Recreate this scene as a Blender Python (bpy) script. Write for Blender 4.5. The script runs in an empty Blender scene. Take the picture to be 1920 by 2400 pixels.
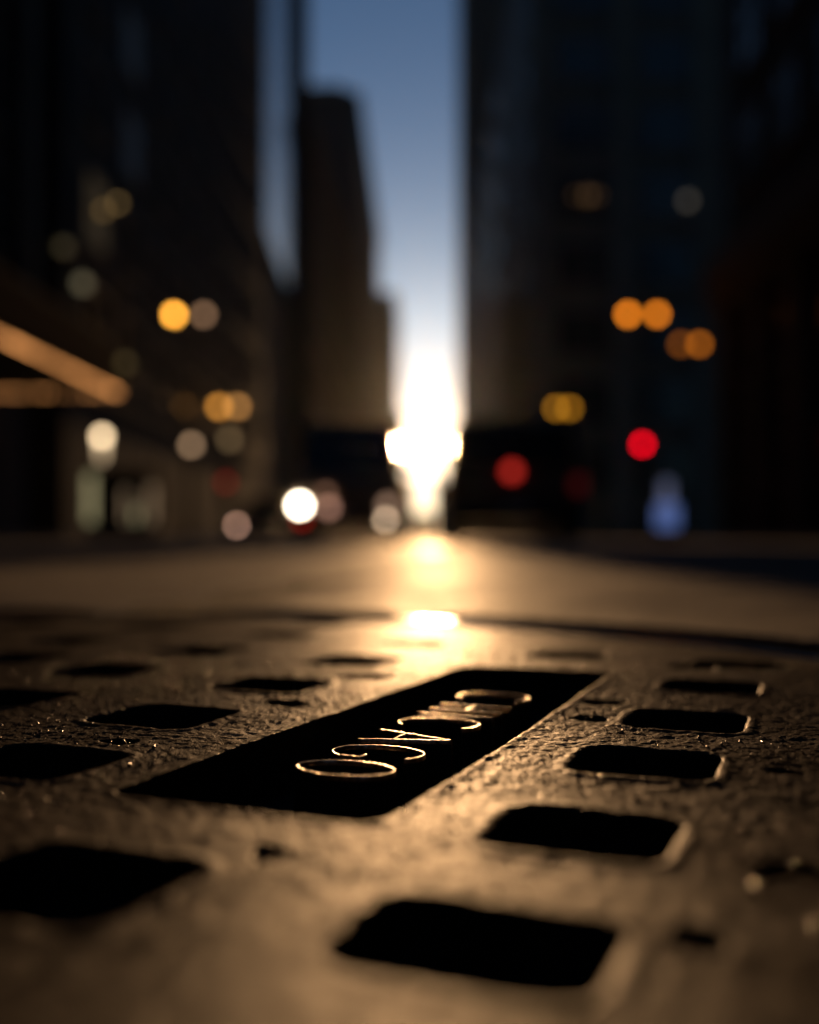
import bpy, bmesh, math, random
import numpy as np
from mathutils import Vector, Matrix
random.seed(7)
rng = np.random.default_rng(11)
S = bpy.context.scene
C = S.collection
R = math.radians

# ------------------------------------------------------------------ numbers
H = 0.045                      # camera height above the cover
F = 2400.0                     # focal length in photo pixels (1920 wide)
YAW = 0.0129                   # camera looks slightly left of the street axis
TH = R(-22.0)                  # cover pattern turned against the view axis
SUN_AZ, SUN_EL = 0.00875, R(5.36)

def at(px, py, Y):             # street-frame point seen at a photo pixel at distance Y
    return ((px - 991) / F * Y, Y, H + (1265 - py) / F * Y)

# ------------------------------------------------------------------ materials
def new_mat(name):
    m = bpy.data.materials.new(name); m.use_nodes = True
    return m, m.node_tree, m.node_tree.nodes['Principled BSDF']

def mat(name, col, rough=0.7, metal=0.0, spec=0.5, var=0.25, scale=3.0, bump=0.0, bscale=20.0):
    m, nt, b = new_mat(name)
    N, L = nt.nodes, nt.links
    tc = N.new('ShaderNodeTexCoord')
    nz = N.new('ShaderNodeTexNoise'); nz.inputs['Scale'].default_value = scale; nz.inputs['Detail'].default_value = 5
    L.new(tc.outputs['Object'], nz.inputs['Vector'])
    r = N.new('ShaderNodeValToRGB')
    r.color_ramp.elements[0].position = 0.3; r.color_ramp.elements[1].position = 0.7
    r.color_ramp.elements[0].color = (*[c * (1 - var) for c in col], 1)
    r.color_ramp.elements[1].color = (*[min(1, c * (1 + var)) for c in col], 1)
    L.new(nz.outputs['Fac'], r.inputs['Fac']); L.new(r.outputs['Color'], b.inputs['Base Color'])
    b.inputs['Roughness'].default_value = rough; b.inputs['Metallic'].default_value = metal
    b.inputs['Specular IOR Level'].default_value = spec
    if bump:
        n2 = N.new('ShaderNodeTexNoise'); n2.inputs['Scale'].default_value = bscale; n2.inputs['Detail'].default_value = 6
        L.new(tc.outputs['Object'], n2.inputs['Vector'])
        bp = N.new('ShaderNodeBump'); bp.inputs['Distance'].default_value = bump; bp.inputs['Strength'].default_value = 1
        L.new(n2.outputs['Fac'], bp.inputs['Height']); L.new(bp.outputs['Normal'], b.inputs['Normal'])
    return m

def glow(name, col, strength):
    m, nt, b = new_mat(name)
    b.inputs['Base Color'].default_value = (0.3, 0.3, 0.3, 1)
    b.inputs['Emission Color'].default_value = (*col, 1)
    b.inputs['Emission Strength'].default_value = strength
    return m

def iron_material():
    m, nt, b = new_mat('worn_cast_iron')
    N, L = nt.nodes, nt.links
    tc = N.new('ShaderNodeTexCoord')
    n1 = N.new('ShaderNodeTexNoise'); n1.inputs['Scale'].default_value = 45; n1.inputs['Detail'].default_value = 8
    n1.inputs['Roughness'].default_value = 0.65
    L.new(tc.outputs['Object'], n1.inputs['Vector'])
    r = N.new('ShaderNodeValToRGB')
    r.color_ramp.elements[0].position = 0.32; r.color_ramp.elements[0].color = (0.014, 0.009, 0.006, 1)
    r.color_ramp.elements[1].position = 0.68; r.color_ramp.elements[1].color = (0.055, 0.038, 0.025, 1)
    L.new(n1.outputs['Fac'], r.inputs['Fac']); L.new(r.outputs['Color'], b.inputs['Base Color'])
    b.inputs['Metallic'].default_value = 0.0; b.inputs['Specular IOR Level'].default_value = 0.07
    n4 = N.new('ShaderNodeTexNoise'); n4.inputs['Scale'].default_value = 38; n4.inputs['Detail'].default_value = 7; n4.inputs['Roughness'].default_value = .62
    L.new(tc.outputs['Object'], n4.inputs['Vector'])
    sp = N.new('ShaderNodeMapRange'); sp.inputs['From Min'].default_value = .36; sp.inputs['From Max'].default_value = .66
    sp.inputs['To Min'].default_value = .016; sp.inputs['To Max'].default_value = .055
    L.new(n4.outputs['Fac'], sp.inputs['Value']); L.new(sp.outputs['Result'], b.inputs['Specular IOR Level'])
    rr = N.new('ShaderNodeMapRange'); rr.inputs['To Min'].default_value = IRON_R[0]; rr.inputs['To Max'].default_value = IRON_R[1]
    n3 = N.new('ShaderNodeTexNoise'); n3.inputs['Scale'].default_value = 1300; n3.inputs['Detail'].default_value = 6; n3.inputs['Roughness'].default_value = .7
    rr.inputs['From Min'].default_value = .32; rr.inputs['From Max'].default_value = .60
    L.new(tc.outputs['Object'], n3.inputs['Vector'])
    L.new(n3.outputs['Fac'], rr.inputs['Value']); L.new(rr.outputs['Result'], b.inputs['Roughness'])
    n2 = N.new('ShaderNodeTexNoise'); n2.inputs['Scale'].default_value = 1900; n2.inputs['Detail'].default_value = 5
    L.new(tc.outputs['Object'], n2.inputs['Vector'])
    bp = N.new('ShaderNodeBump'); bp.inputs['Distance'].default_value = IRON_B; bp.inputs['Strength'].default_value = 1.0
    L.new(n2.outputs['Fac'], bp.inputs['Height']); L.new(bp.outputs['Normal'], b.inputs['Normal'])
    return m

def asphalt_material():
    m, nt, b = new_mat('asphalt')
    N, L = nt.nodes, nt.links
    tc = N.new('ShaderNodeTexCoord')
    v = N.new('ShaderNodeTexVoronoi'); v.inputs['Scale'].default_value = 140
    n = N.new('ShaderNodeTexNoise'); n.inputs['Scale'].default_value = 3.5; n.inputs['Detail'].default_value = 9
    for q in (v, n): L.new(tc.outputs['Object'], q.inputs['Vector'])
    r = N.new('ShaderNodeValToRGB')
    r.color_ramp.elements[0].position = 0.3; r.color_ramp.elements[0].color = (0.070, 0.056, 0.043, 1)
    r.color_ramp.elements[1].position = 0.72; r.color_ramp.elements[1].color = (0.18, 0.145, 0.11, 1)
    L.new(n.outputs['Fac'], r.inputs['Fac']); L.new(r.outputs['Color'], b.inputs['Base Color'])
    b.inputs['Roughness'].default_value = ROAD_R; b.inputs['Specular IOR Level'].default_value = 0.20
    n2 = N.new('ShaderNodeTexNoise'); n2.inputs['Scale'].default_value = 260; n2.inputs['Detail'].default_value = 5
    L.new(tc.outputs['Object'], n2.inputs['Vector'])
    ad = N.new('ShaderNodeMath'); ad.operation = 'ADD'
    L.new(v.outputs['Distance'], ad.inputs[0]); L.new(n2.outputs['Fac'], ad.inputs[1])
    bp = N.new('ShaderNodeBump'); bp.inputs['Distance'].default_value = 0.0012; bp.inputs['Strength'].default_value = 0.7
    L.new(ad.outputs[0], bp.inputs['Height']); L.new(bp.outputs['Normal'], b.inputs['Normal'])
    return m

IRON_R = (0.31, 0.60); ROAD_R = 0.64; IRON_B = 0.0003; REL = 1.0
M = {}
M['iron'] = iron_material()
M['asphalt'] = asphalt_material()
M['crest'] = mat('worn_bright_iron', (0.40, 0.33, 0.25), 0.32, 1.0, var=0.9, scale=900)
M['recess_shade'] = mat('recess_shade_black', (0.03, 0.024, 0.018), 0.9, spec=0.2, scale=80, bump=0.0004, bscale=900)  # near-black stands for the shade in pockets, panel floor and letter sides
M['frame_iron'] = mat('polished_iron_ring', (0.16, 0.13, 0.10), 0.20, 0.85, var=0.5, scale=60, bump=0.0002, bscale=200)
M['dark_streak'] = mat('matte_dark_streak', (0.015, 0.013, 0.012), 0.95, spec=0.05, scale=40, bump=0.001, bscale=300)
M['glint_gloss'] = mat('smooth_glint_gloss', (0.05, 0.045, 0.04), 0.55, spec=0.35, scale=8, bump=0.0004, bscale=120)
M['pave'] = mat('pavement_concrete', (0.24, 0.22, 0.20), 0.85, scale=2, bump=0.004, bscale=30)
M['kerb'] = mat('kerb_granite', (0.28, 0.27, 0.25), 0.8, scale=8)
M['brick'] = mat('brown_brick', (0.05, 0.03, 0.02), 0.85, scale=0.6)
M['stone'] = mat('grey_limestone', (0.075, 0.052, 0.033), 0.8, scale=0.4)
M['stone2'] = mat('pale_terracotta', (0.10, 0.08, 0.06), 0.8, scale=0.3)
M['dark'] = mat('dark_masonry', (0.025, 0.021, 0.017), 0.8, scale=0.5)
M['steel'] = mat('dark_painted_steel', (0.02, 0.02, 0.02), 0.8, 0.0, spec=0.2, scale=4)
M['curtain'] = mat('reflective_glass_cladding', (0.12, 0.14, 0.17), 0.12, 0.75, var=0.1, scale=0.2)
M['pane'] = mat('dark_window_glass', (0.015, 0.015, 0.015), 0.2, 0.0, spec=0.35, var=0.1)
M['dusty'] = mat('dusty_window_glass', (0.02, 0.018, 0.015), 0.75, 0.0, spec=0.1)
M['frame'] = mat('painted_window_frame', (0.10, 0.09, 0.08), 0.6)
M['carp'] = mat('black_car_paint', (0.012, 0.013, 0.016), 0.22, 0.2, spec=0.6, var=0.1)
M['tan'] = mat('dusty_tan_paint', (0.26, 0.19, 0.125), 0.6, 0.0, spec=0.3, var=0.15)
M['rust'] = mat('dusty_brown_paint', (0.17, 0.115, 0.075), 0.6, 0.0, spec=0.3, var=0.15)
M['carp2'] = mat('dark_grey_car_paint', (0.04, 0.04, 0.045), 0.25, 0.3, var=0.1)
M['rubber'] = mat('tyre_rubber', (0.02, 0.02, 0.02), 0.85, bump=0.002)
M['alloy'] = mat('alloy_rim', (0.4, 0.4, 0.42), 0.35, 0.9)
M['plast'] = mat('black_plastic', (0.02, 0.02, 0.02), 0.6)
M['chrome'] = mat('chrome_trim', (0.6, 0.6, 0.6), 0.2, 1.0)
M['platew'] = mat('plate_white', (0.6, 0.6, 0.58), 0.5)
M['lensoff'] = mat('unlit_clear_lens', (0.25, 0.25, 0.25), 0.15, 0.3)
M['redoff'] = mat('red_lens', (0.15, 0.01, 0.01), 0.2)
M['cloth'] = mat('marquee_red_board', (0.03, 0.008, 0.006), 0.95, spec=0.1)

# ------------------------------------------------------------------ helpers
def link(name, me, m, parent=None):
    o = bpy.data.objects.new(name, me); C.objects.link(o)
    if m is not None and hasattr(me, 'materials') and not me.materials: me.materials.append(m)
    if parent: o.parent = parent
    return o

def tag(o, label=None, cat=None, group=None, kind=None):
    if label: o['label'] = label
    if cat: o['category'] = cat
    if group: o['group'] = group
    if kind: o['kind'] = kind
    return o

def thing(name, label, cat, loc=(0, 0, 0), rz=0, group=None):
    o = bpy.data.objects.new(name, None); C.objects.link(o)
    o.location = loc; o.rotation_euler = (0, 0, rz); o.empty_display_size = 0.2
    return tag(o, label, cat, group)

class MB:
    def __init__(s): s.bm = bmesh.new()
    def box(s, x0, x1, y0, y1, z0, z1, bev=0):
        r = bmesh.ops.create_cube(s.bm, size=1)
        vs = r['verts']
        for v in vs:
            v.co = Vector(((x0 + x1) / 2 + v.co.x * (x1 - x0), (y0 + y1) / 2 + v.co.y * (y1 - y0), (z0 + z1) / 2 + v.co.z * (z1 - z0)))
        if bev:
            es = {e for v in vs for e in v.link_edges}
            bmesh.ops.bevel(s.bm, geom=list(es), offset=bev, segments=2, profile=0.6, affect='EDGES')
        return s
    def cyl(s, p, q, r0, r1=None, n=16):
        p, q = Vector(p), Vector(q); d = q - p
        rot = d.to_track_quat('Z', 'Y').to_matrix().to_4x4()
        bmesh.ops.create_cone(s.bm, cap_ends=True, segments=n, radius1=r0, radius2=r0 if r1 is None else r1, depth=d.length,
                              matrix=Matrix.Translation((p + q) / 2) @ rot)
        return s
    def ball(s, p, r, sz=1.0, n=16):
        bmesh.ops.create_uvsphere(s.bm, u_segments=n, v_segments=max(6, n // 2), radius=r,
                                  matrix=Matrix.Translation(p) @ Matrix.Diagonal((1, 1, sz, 1)))
        return s
    def tube(s, pts, r, n=10):
        for a, b in zip(pts[:-1], pts[1:]): s.cyl(a, b, r, n=n)
        for p in pts[1:-1]: s.ball(p, r * 1.01, n=n)
        return s
    def prism(s, prof, x0, x1, shrink=None):     # prof: list of (y, z); extruded in x; shrink(z)->inset
        a, b = [], []
        for y, z in prof:
            k = shrink(z) if shrink else 0
            a.append(s.bm.verts.new((x0 + k, y, z))); b.append(s.bm.verts.new((x1 - k, y, z)))
        n = len(prof)
        s.bm.faces.new(a[::-1]); s.bm.faces.new(b)
        for i in range(n):
            s.bm.faces.new((a[i], a[(i + 1) % n], b[(i + 1) % n], b[i]))
        return s
    def mesh(s, name):
        bmesh.ops.recalc_face_normals(s.bm, faces=s.bm.faces)
        me = bpy.data.meshes.new(name); s.bm.to_mesh(me); s.bm.free()
        return me
    def build(s, name, m, parent=None, smooth=False):
        me = s.mesh(name)
        if smooth:
            for p in me.polygons: p.use_smooth = True
        return link(name, me, m, parent)

def dup(o, parent=None):
    c = o.copy(); C.objects.link(c)
    if parent: c.parent = parent
    for ch in [q for q in bpy.data.objects if q.parent == o]: dup(ch, c)
    return c

def smooth_by_angle(o, ang=40):
    me = o.data
    for p in me.polygons: p.use_smooth = True
    bm = bmesh.new(); bm.from_mesh(me)
    for e in bm.edges:
        if len(e.link_faces) == 2 and e.calc_face_angle() > R(ang): e.smooth = False
    bm.to_mesh(me); bm.free()

# ------------------------------------------------------------------ value noise
LAT = rng.random((1024, 1024)).astype(np.float32)
def vnoise(x, y, wl, seed=0):
    x = x / wl + 37.7 * seed; y = y / wl + 91.3 * seed
    xi = np.floor(x).astype(np.int64); yi = np.floor(y).astype(np.int64)
    fx = x - xi; fy = y - yi
    fx = fx * fx * (3 - 2 * fx); fy = fy * fy * (3 - 2 * fy)
    a = LAT[xi % 1024, yi % 1024]; b = LAT[(xi + 1) % 1024, yi % 1024]
    c = LAT[xi % 1024, (yi + 1) % 1024]; d = LAT[(xi + 1) % 1024, (yi + 1) % 1024]
    return (a * (1 - fx) + b * fx) * (1 - fy) + (c * (1 - fx) + d * fx) * fy - 0.5

def sstep(t): t = np.clip(t, 0, 1); return t * t * (3 - 2 * t)

def rrect(U, V, cu, cv, a, b, r):                 # signed distance, negative inside
    qx = np.abs(U - cu) - (a - r); qy = np.abs(V - cv) - (b - r)
    return np.hypot(np.maximum(qx, 0), np.maximum(qy, 0)) + np.minimum(np.maximum(qx, qy), 0) - r

def grid_mesh(name, X, Y, Z, keep):
    nu, nv = X.shape
    idx = np.arange(nu * nv).reshape(nu, nv)
    q = np.stack([idx[:-1, :-1], idx[1:, :-1], idx[1:, 1:], idx[:-1, 1:]], -1)
    k = keep[:-1, :-1] & keep[1:, :-1] & keep[1:, 1:] & keep[:-1, 1:]
    q = q[k].reshape(-1, 4)
    used = np.zeros(nu * nv, bool); used[q.ravel()] = True
    remap = np.cumsum(used) - 1
    q = remap[q]
    co = np.stack([X.ravel(), Y.ravel(), Z.ravel()], -1)[used].astype(np.float32)
    me = bpy.data.meshes.new(name)
    me.vertices.add(len(co)); me.vertices.foreach_set('co', co.ravel())
    me.loops.add(q.size); me.loops.foreach_set('vertex_index', q.ravel().astype(np.int32))
    me.polygons.add(len(q)); me.polygons.foreach_set('loop_start', np.arange(0, q.size, 4, dtype=np.int32))
    me.polygons.foreach_set('loop_total', np.full(len(q), 4, np.int32))
    me.polygons.foreach_set('use_smooth', np.ones(len(q), bool))
    me.update(calc_edges=True); me.validate()
    return me

# ------------------------------------------------------------------ manhole cover
def xy2uv(X, Y):
    c, s = math.cos(TH), math.sin(TH)
    return X * c + Y * s, -X * s + Y * c
RC = 8.0 * H
CU, CV = xy2uv(-3.9, 5.35)
HOLES = [  # centre u, v and half sizes, in camera heights
    (-3.47, 4.86, .325, .31), (-3.52, 6.19, .325, .31), (-3.59, 7.65, .32, .31), (-5.08, 6.39, .325, .31),
    (-5.18, 7.87, .32, .31), (-6.32, 6.81, .32, .31), (-6.94, 8.19, .32, .31), (-7.09, 9.81, .32, .31),
    (-5.26, 9.42, .33, .31), (-3.63, 9.08, .28, .20), (-2.06, 8.72, .30, .26), (-.70, 7.21, .30, .29),
    (-.707, 5.86, .30, .29), (-.743, 4.685, .30, .28), (-.764, 3.495, .30, .28), (-.785, 2.40, .325, .25),
    (-2.05, 2.38, .32, .29), (-3.31, 3.65, .33, .30), (-4.80, 5.05, .33, .31), (-.646, 8.565, .30, .22),
    (-3.4, 2.3, .31, .3), (-4.8, 3.6, .31, .3), (-6.2, 5.2, .31, .3), (-8.0, 6.7, .31, .3), (-8.3, 8.2, .31, .3),
    (-6.2, 3.7, .31, .3), (-4.8, 2.2, .31, .3), (-7.8, 5.1, .31, .3), (-.8, 1.2, .30, .28), (-2.1, 1.0, .30, .28),
    (-3.4, .9, .3, .28), (-6.2, 2.2, .31, .3), (-8.0, 3.7, .31, .3), (-8.8, 9.6, .31, .3), (.55, 6.4, .24, .26), (.6, 5.1, .26, .26),
    (-9.4, 5.2, .31, .3), (-9.6, 7.0, .31, .3), (-4.8, .9, .3, .28), (.5, 3.6, .26, .26), (-5.6, 11.0, .3, .26), (-7.3, 11.3, .3, .26)]
PLATE = (-2.04, 5.46, .575, 2.165)
def d2uv(x, y):
    S_ = 1920 / 1725; d = y * S_ - 1265
    return xy2uv((x * S_ - 960) / d, F / d)
DENTS = [(605, 1480, .12), (1240, 1511, .11), (1262, 1476, .12), (760, 1425, .17), (565, 1795, .07), (1465, 1403, .2), (1590, 1401, .2),
         (880, 1352, .16), (330, 1352, .1), (1670, 1830, .12), (1500, 1990, .08), (250, 1560, .05), (1640, 1620, .05)]

def lines(lo, hi, f0, f1, fine, grow=1.06, mx=0.0028):
    mid = list(np.arange(f0, f1, fine))
    up, st = [mid[-1] + fine], fine
    while up[-1] < hi: st = min(st * grow, mx); up.append(up[-1] + st)
    dn, st = [mid[0] - fine], fine
    while dn[-1] > lo: st = min(st * grow, mx); dn.append(dn[-1] - st)
    return np.array(dn[::-1] + mid + up)

def iron_relief(U, V):
    z = vnoise(U, V, .045, 1) * 0.0004 + vnoise(U, V, .014, 2) * 0.00012 + vnoise(U, V, .006, 3) * 0.00010
    z += vnoise(U, V,   .0030, 4) * 0.00017 + vnoise(U, V, .0015, 5) * 0.00020 + vnoise(U, V, .0008, 10) * 0.00014
    return z * REL

def build_cover():
    root = thing('manhole_cover', 'round cast iron manhole cover with square pockets and lettered panel in the foreground', 'manhole cover',
                 (0, 0, 0), TH + YAW)
    u = lines((CU * H) - RC - .002, CU * H + RC + .002, -4.6 * H, -0.1 * H, .00028, 1.02)
    v = lines((CV * H) - RC - .002, CV * H + RC + .002, 3.2 * H, 7.0 * H, .00028, 1.02)
    U, V = np.meshgrid(u, v, indexing='ij')
    Z = iron_relief(U, V)
    Z += 0.0012 * vnoise(U, V, .16, 9)
    wob = vnoise(U, V, .010, 6) * .0007 + vnoise(U, V, .003, 7) * .0004
    for cu, cv, a, b in HOLES:
        d = rrect(U, V, cu * H, cv * H, (a + .02) * H, (b + .02) * H, .13 * H) + wob
        t = sstep((-d + .0004) / .0034) ** 1.5
        Z = Z * (1 - .6 * t) - .010 * t
        Z += .00026 * np.exp(-((d - .0012) / .0012) ** 2)
    cu, cv, a, b = PLATE
    d = rrect(U, V, cu * H, cv * H, a * H, b * H, .10 * H) + wob * .5
    t = sstep((-d + .0005) / .0018)
    Z = Z * (1 - .75 * t) - .0145 * t
    Z += .0002 * np.exp(-((d - .0012) / .0013) ** 2)
    for x, y, s in DENTS:
        a_, b_ = d2uv(x, y)
        rr = np.hypot(U - a_ * H, (V - b_ * H) * 1.15) + vnoise(U, V, .005, 8) * .006
        Z -= .0022 * sstep((s * H - rr) / .0016 + .5)
    rad = np.hypot(U - CU * H, V - CV * H)
    Z -= .03 * sstep((rad - RC + .0035) / .0035)
    me = grid_mesh('cover_plate', U, V, Z, rad < RC + .0005)
    me.materials.append(M['iron']); me.materials.append(M['recess_shade'])
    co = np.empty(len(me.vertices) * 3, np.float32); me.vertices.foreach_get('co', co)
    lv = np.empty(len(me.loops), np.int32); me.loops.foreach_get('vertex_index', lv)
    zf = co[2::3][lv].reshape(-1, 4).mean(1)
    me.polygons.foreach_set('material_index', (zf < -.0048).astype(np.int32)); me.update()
    link('plate', me, None, root)
    # lettering ---------------------------------------------------------
    K = 1.027
    top, bot = -.0014, -.0150
    hw = .00031
    LH = .455 * K * H
    UC = -1.955 * K * H
    def arc(w, a0, a1, n=60):
        return [(w / 2 + w / 2 * math.cos(R(a0 + (a1 - a0) * i / n)), .5 + .5 * math.sin(R(a0 + (a1 - a0) * i / n))) for i in range(n + 1)]
    def seg(p, q, n=40): return [(p[0] + (q[0] - p[0]) * i / n, p[1] + (q[1] - p[1]) * i / n) for i in range(n + 1)]
    W = {'C': .74, 'H': .40, 'I': 0.0, 'A': .62, 'G': .68, 'O': .62}
    def strokes(ch):
        w = W[ch]
        if ch == 'O': return [arc(w, 0, 360, 90)]
        if ch == 'C': return [arc(w, 48, 312)]
        if ch == 'G': return [arc(w, 50, 322, 80) + seg((w * .89, .20), (w * .90, .43), 10)[1:] + seg((w * .90, .43), (w * .72, .43), 6)[1:]]
        if ch == 'I': return [seg((0, 0), (0, 1))]
        if ch == 'H': return [seg((0, 0), (0, 1)), seg((w, 0), (w, 1)), seg((0, .5), (w, .5), 12)]
        return [seg((0, 0), (w / 2, 1)), seg((w, 0), (w / 2, 1)), seg((w * .19, .38), (w * .81, .38), 16)]
    let_root = None
    bm = bmesh.new()
    for ch, vc in zip('CHICAGO', (6.27, 5.81, 5.54, 5.27, 4.84, 4.44, 4.08)):
        w = W[ch]
        for st in strokes(ch):
            pts = []
            for a_, b_ in st:
                pts.append(Vector((UC + (b_ - .5) * LH, vc * K * H - (a_ - w / 2) * LH, 0)))
            fine = [pts[0]]                      # resample at 0.35 mm so the crest can be rough
            for p, q in zip(pts[:-1], pts[1:]):
                k = max(1, int((q - p).length / .00035))
                for i in range(1, k + 1): fine.append(p.lerp(q, i / k))
            rows = []
            closed = (fine[0] - fine[-1]).length < 1e-5
            for i, p in enumerate(fine):
                t = (fine[min(i + 1, len(fine) - 1)] - fine[max(i - 1, 0)]).normalized()
                n = Vector((-t.y, t.x, 0))
                row = []; jz = .000035 * math.sin(i * .9 + 3 * math.sin(i * .37)) + random.gauss(0, .00002)
                for sx, dz in ((-2.6, None), (-1.25, -.0010), (-1.0, -.00020), (-.6, -.00002), (0, 0), (.6, -.00002), (1.0, -.00020), (1.25, -.0010), (2.6, None)):
                    j = 0
                    z = bot if dz is None else top + dz + jz
                    row.append(bm.verts.new(p + n * (hw * sx + j) + Vector((0, 0, z))))
                rows.append(row)
            for r0, r1 in zip(rows[:-1], rows[1:]):
                for k in range(8):
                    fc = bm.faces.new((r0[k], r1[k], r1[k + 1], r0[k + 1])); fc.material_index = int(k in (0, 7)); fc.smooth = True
            if not closed:
                bm.faces.new(rows[0]); bm.faces.new(rows[-1][::-1])
    bmesh.ops.recalc_face_normals(bm, faces=bm.faces)
    me = bpy.data.meshes.new('lettering'); bm.to_mesh(me); bm.free()
    me.materials.append(M['crest']); me.materials.append(M['recess_shade'])
    link('lettering', me, None, root)
    return root
build_cover()

def build_grit():
    n = 6500
    gu = rng.uniform(-5.6, .6, n * 3) * H; gv = rng.uniform(1.6, 9.0, n * 3) * H
    ok = np.ones(n * 3, bool)
    for cu, cv, a, b in HOLES: ok &= rrect(gu, gv, cu * H, cv * H, (a + .03) * H, (b + .03) * H, .13 * H) > .0012
    ok &= rrect(gu, gv, PLATE[0] * H, PLATE[1] * H, PLATE[2] * H, PLATE[3] * H, .1 * H) > .0015
    ok &= vnoise(gu, gv, .03, 41) > -.12
    gu, gv = gu[ok][:n], gv[ok][:n]
    gz = iron_relief(gu, gv) + 0.0012 * vnoise(gu, gv, .16, 9)
    base = np.array([(1, 0, 0), (0, 1, 0), (-1, 0, 0), (0, -1, 0), (0, 0, .8), (0, 0, -.8)])
    tri = np.array([(0, 1, 4), (1, 2, 4), (2, 3, 4), (3, 0, 4), (1, 0, 5), (2, 1, 5), (3, 2, 5), (0, 3, 5)])
    m_ = len(gu); sz = rng.gamma(3.0, .00007, m_).clip(.00008, .0006)
    an = rng.uniform(0, 6.28, m_); ti = rng.normal(0, .5, (m_, 2))
    V_ = base[None] * (sz[:, None, None] * rng.uniform(.6, 1.3, (m_, 6, 1)))
    c, s_ = np.cos(an)[:, None], np.sin(an)[:, None]
    x = V_[..., 0] * c - V_[..., 1] * s_; y = V_[..., 0] * s_ + V_[..., 1] * c
    z = V_[..., 2] + x * ti[:, :1] + y * ti[:, 1:]
    P = np.stack([x + gu[:, None], y + gv[:, None], z + gz[:, None] + sz[:, None] * .3], -1).reshape(-1, 3).astype(np.float32)
    T = (tri[None] + (np.arange(m_) * 6)[:, None, None]).reshape(-1, 3).astype(np.int32)
    me = bpy.data.meshes.new('grit'); me.vertices.add(len(P)); me.vertices.foreach_set('co', P.ravel())
    me.loops.add(T.size); me.loops.foreach_set('vertex_index', T.ravel())
    me.polygons.add(len(T)); me.polygons.foreach_set('loop_start', np.arange(0, T.size, 3, dtype=np.int32)); me.polygons.foreach_set('loop_total', np.full(len(T), 3, np.int32))
    me.update(calc_edges=True); me.validate()
    o = link('grit', me, mat('quartz_grit', (.16, .12, .085), .22, .0, var=.6, scale=1500)); o.rotation_euler = (0, 0, TH + YAW)
    tag(o, kind='stuff')
build_grit()

cx_, cy_ = (Matrix.Rotation(TH + YAW, 2) @ Vector((CU * H, CV * H)))
def polar(name, radii, zf, m, nseg=360, parent=None, center=(0, 0)):
    A = np.linspace(0, 2 * np.pi, nseg + 1)
    RR, AA = np.meshgrid(np.array(radii), A, indexing='ij')
    X = center[0] + RR * np.cos(AA); Y = center[1] + RR * np.sin(AA)
    Z = zf(RR, X, Y)
    me = grid_mesh(name, X, Y, Z, np.ones_like(X, bool))
    return link(name, me, m, parent)

fr_r = [RC + .0012, RC + .0016, RC + .0022, RC + .0034, RC + .006, RC + .010, RC + .015, RC + .019, RC + .0215, RC + .0225, RC + .023]
fr_z = [-.03, -.002, -.0006, .0002, .0006, .0008, .0010, .0006, -.001, -.004, -.03]
def frz(RR, X, Y):
    z = np.interp(RR, fr_r, fr_z)
    return z + vnoise(X, Y, .05, 12) * .0006 + vnoise(X, Y, .006, 13) * .00008
o = polar('cover_frame', fr_r, frz, M['frame_iron'], 900, None, (cx_, cy_))
tag(o, 'narrow worn iron frame ring set in asphalt round the manhole cover', 'frame ring')

R0 = RC + .0232
rad = [R0, R0 + .0008, R0 + .002, R0 + .004]
while rad[-1] < 2500: rad.append(rad[-1] + max(.004, (rad[-1] - .2) * .025))
def roadz(RR, X, Y):
    edge = np.interp(RR, [R0, R0 + .0008, R0 + .002, R0 + .006], [-.03, -.002, .003, .0042])
    fade = np.clip((RR - R0) / .03, 0, 1) * np.clip((30 - RR) / 20, 0, 1)
    z = edge + fade * (vnoise(X, Y, .35, 21) * .005 + vnoise(X, Y, .09, 22) * .0028 + vnoise(X, Y, .03, 23) * .0012)
    # shallow rut running diagonally beyond the rim
    p = np.array([-.17, .60]); q = np.array([-.03, 1.35]); d = q - p; L = np.hypot(*d); d /= L
    t = (X - p[0]) * d[0] + (Y - p[1]) * d[1]; n = -(X - p[0]) * d[1] + (Y - p[1]) * d[0]
    z -= .004 * np.exp(-(n / .04) ** 2) * sstep((t + .05) / .1) * sstep((L + .1 - t) / .2)
    low = np.exp(-((X - .0) / .013) ** 4) * np.clip((.80 - Y) / .12, 0, 1) * (Y > 0) * np.clip(1.0 + (RR * 0), 0, 1)
    z = np.where(RR > R0 + .0004, z * (1 - low) - .0003 * low, z)
    z -= np.clip(np.abs(X), 0, 7.4) ** 2 * .0009
    return z
o = polar('road', rad, roadz, M['asphalt'], 480, None, (cx_, cy_)); tag(o, kind='structure')
o.data.materials.append(M['dark_streak'])                 # matte dark streak wandering away from the rim
co = np.empty(len(o.data.vertices) * 3, np.float32); o.data.vertices.foreach_get('co', co)
lv = np.empty(len(o.data.loops), np.int32); o.data.loops.foreach_get('vertex_index', lv)
fx = co[0::3][lv].reshape(-1, 4).mean(1); fy = co[1::3][lv].reshape(-1, 4).mean(1)
p_ = np.array([-.19, .56]); q_ = np.array([-.04, 1.30]); d_ = q_ - p_; L_ = np.hypot(*d_); d_ /= L_
t_ = (fx - p_[0]) * d_[0] + (fy - p_[1]) * d_[1]; n_ = -(fx - p_[0]) * d_[1] + (fy - p_[1]) * d_[0]
streak = (np.abs(n_ + vnoise(fx, fy, .2, 31) * .03) < .022 + vnoise(fx, fy, .05, 32) * .02) & (t_ > -.1) & (t_ < L_)
o.data.polygons.foreach_set('material_index', streak.astype(np.int32)); o.data.update()

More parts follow.
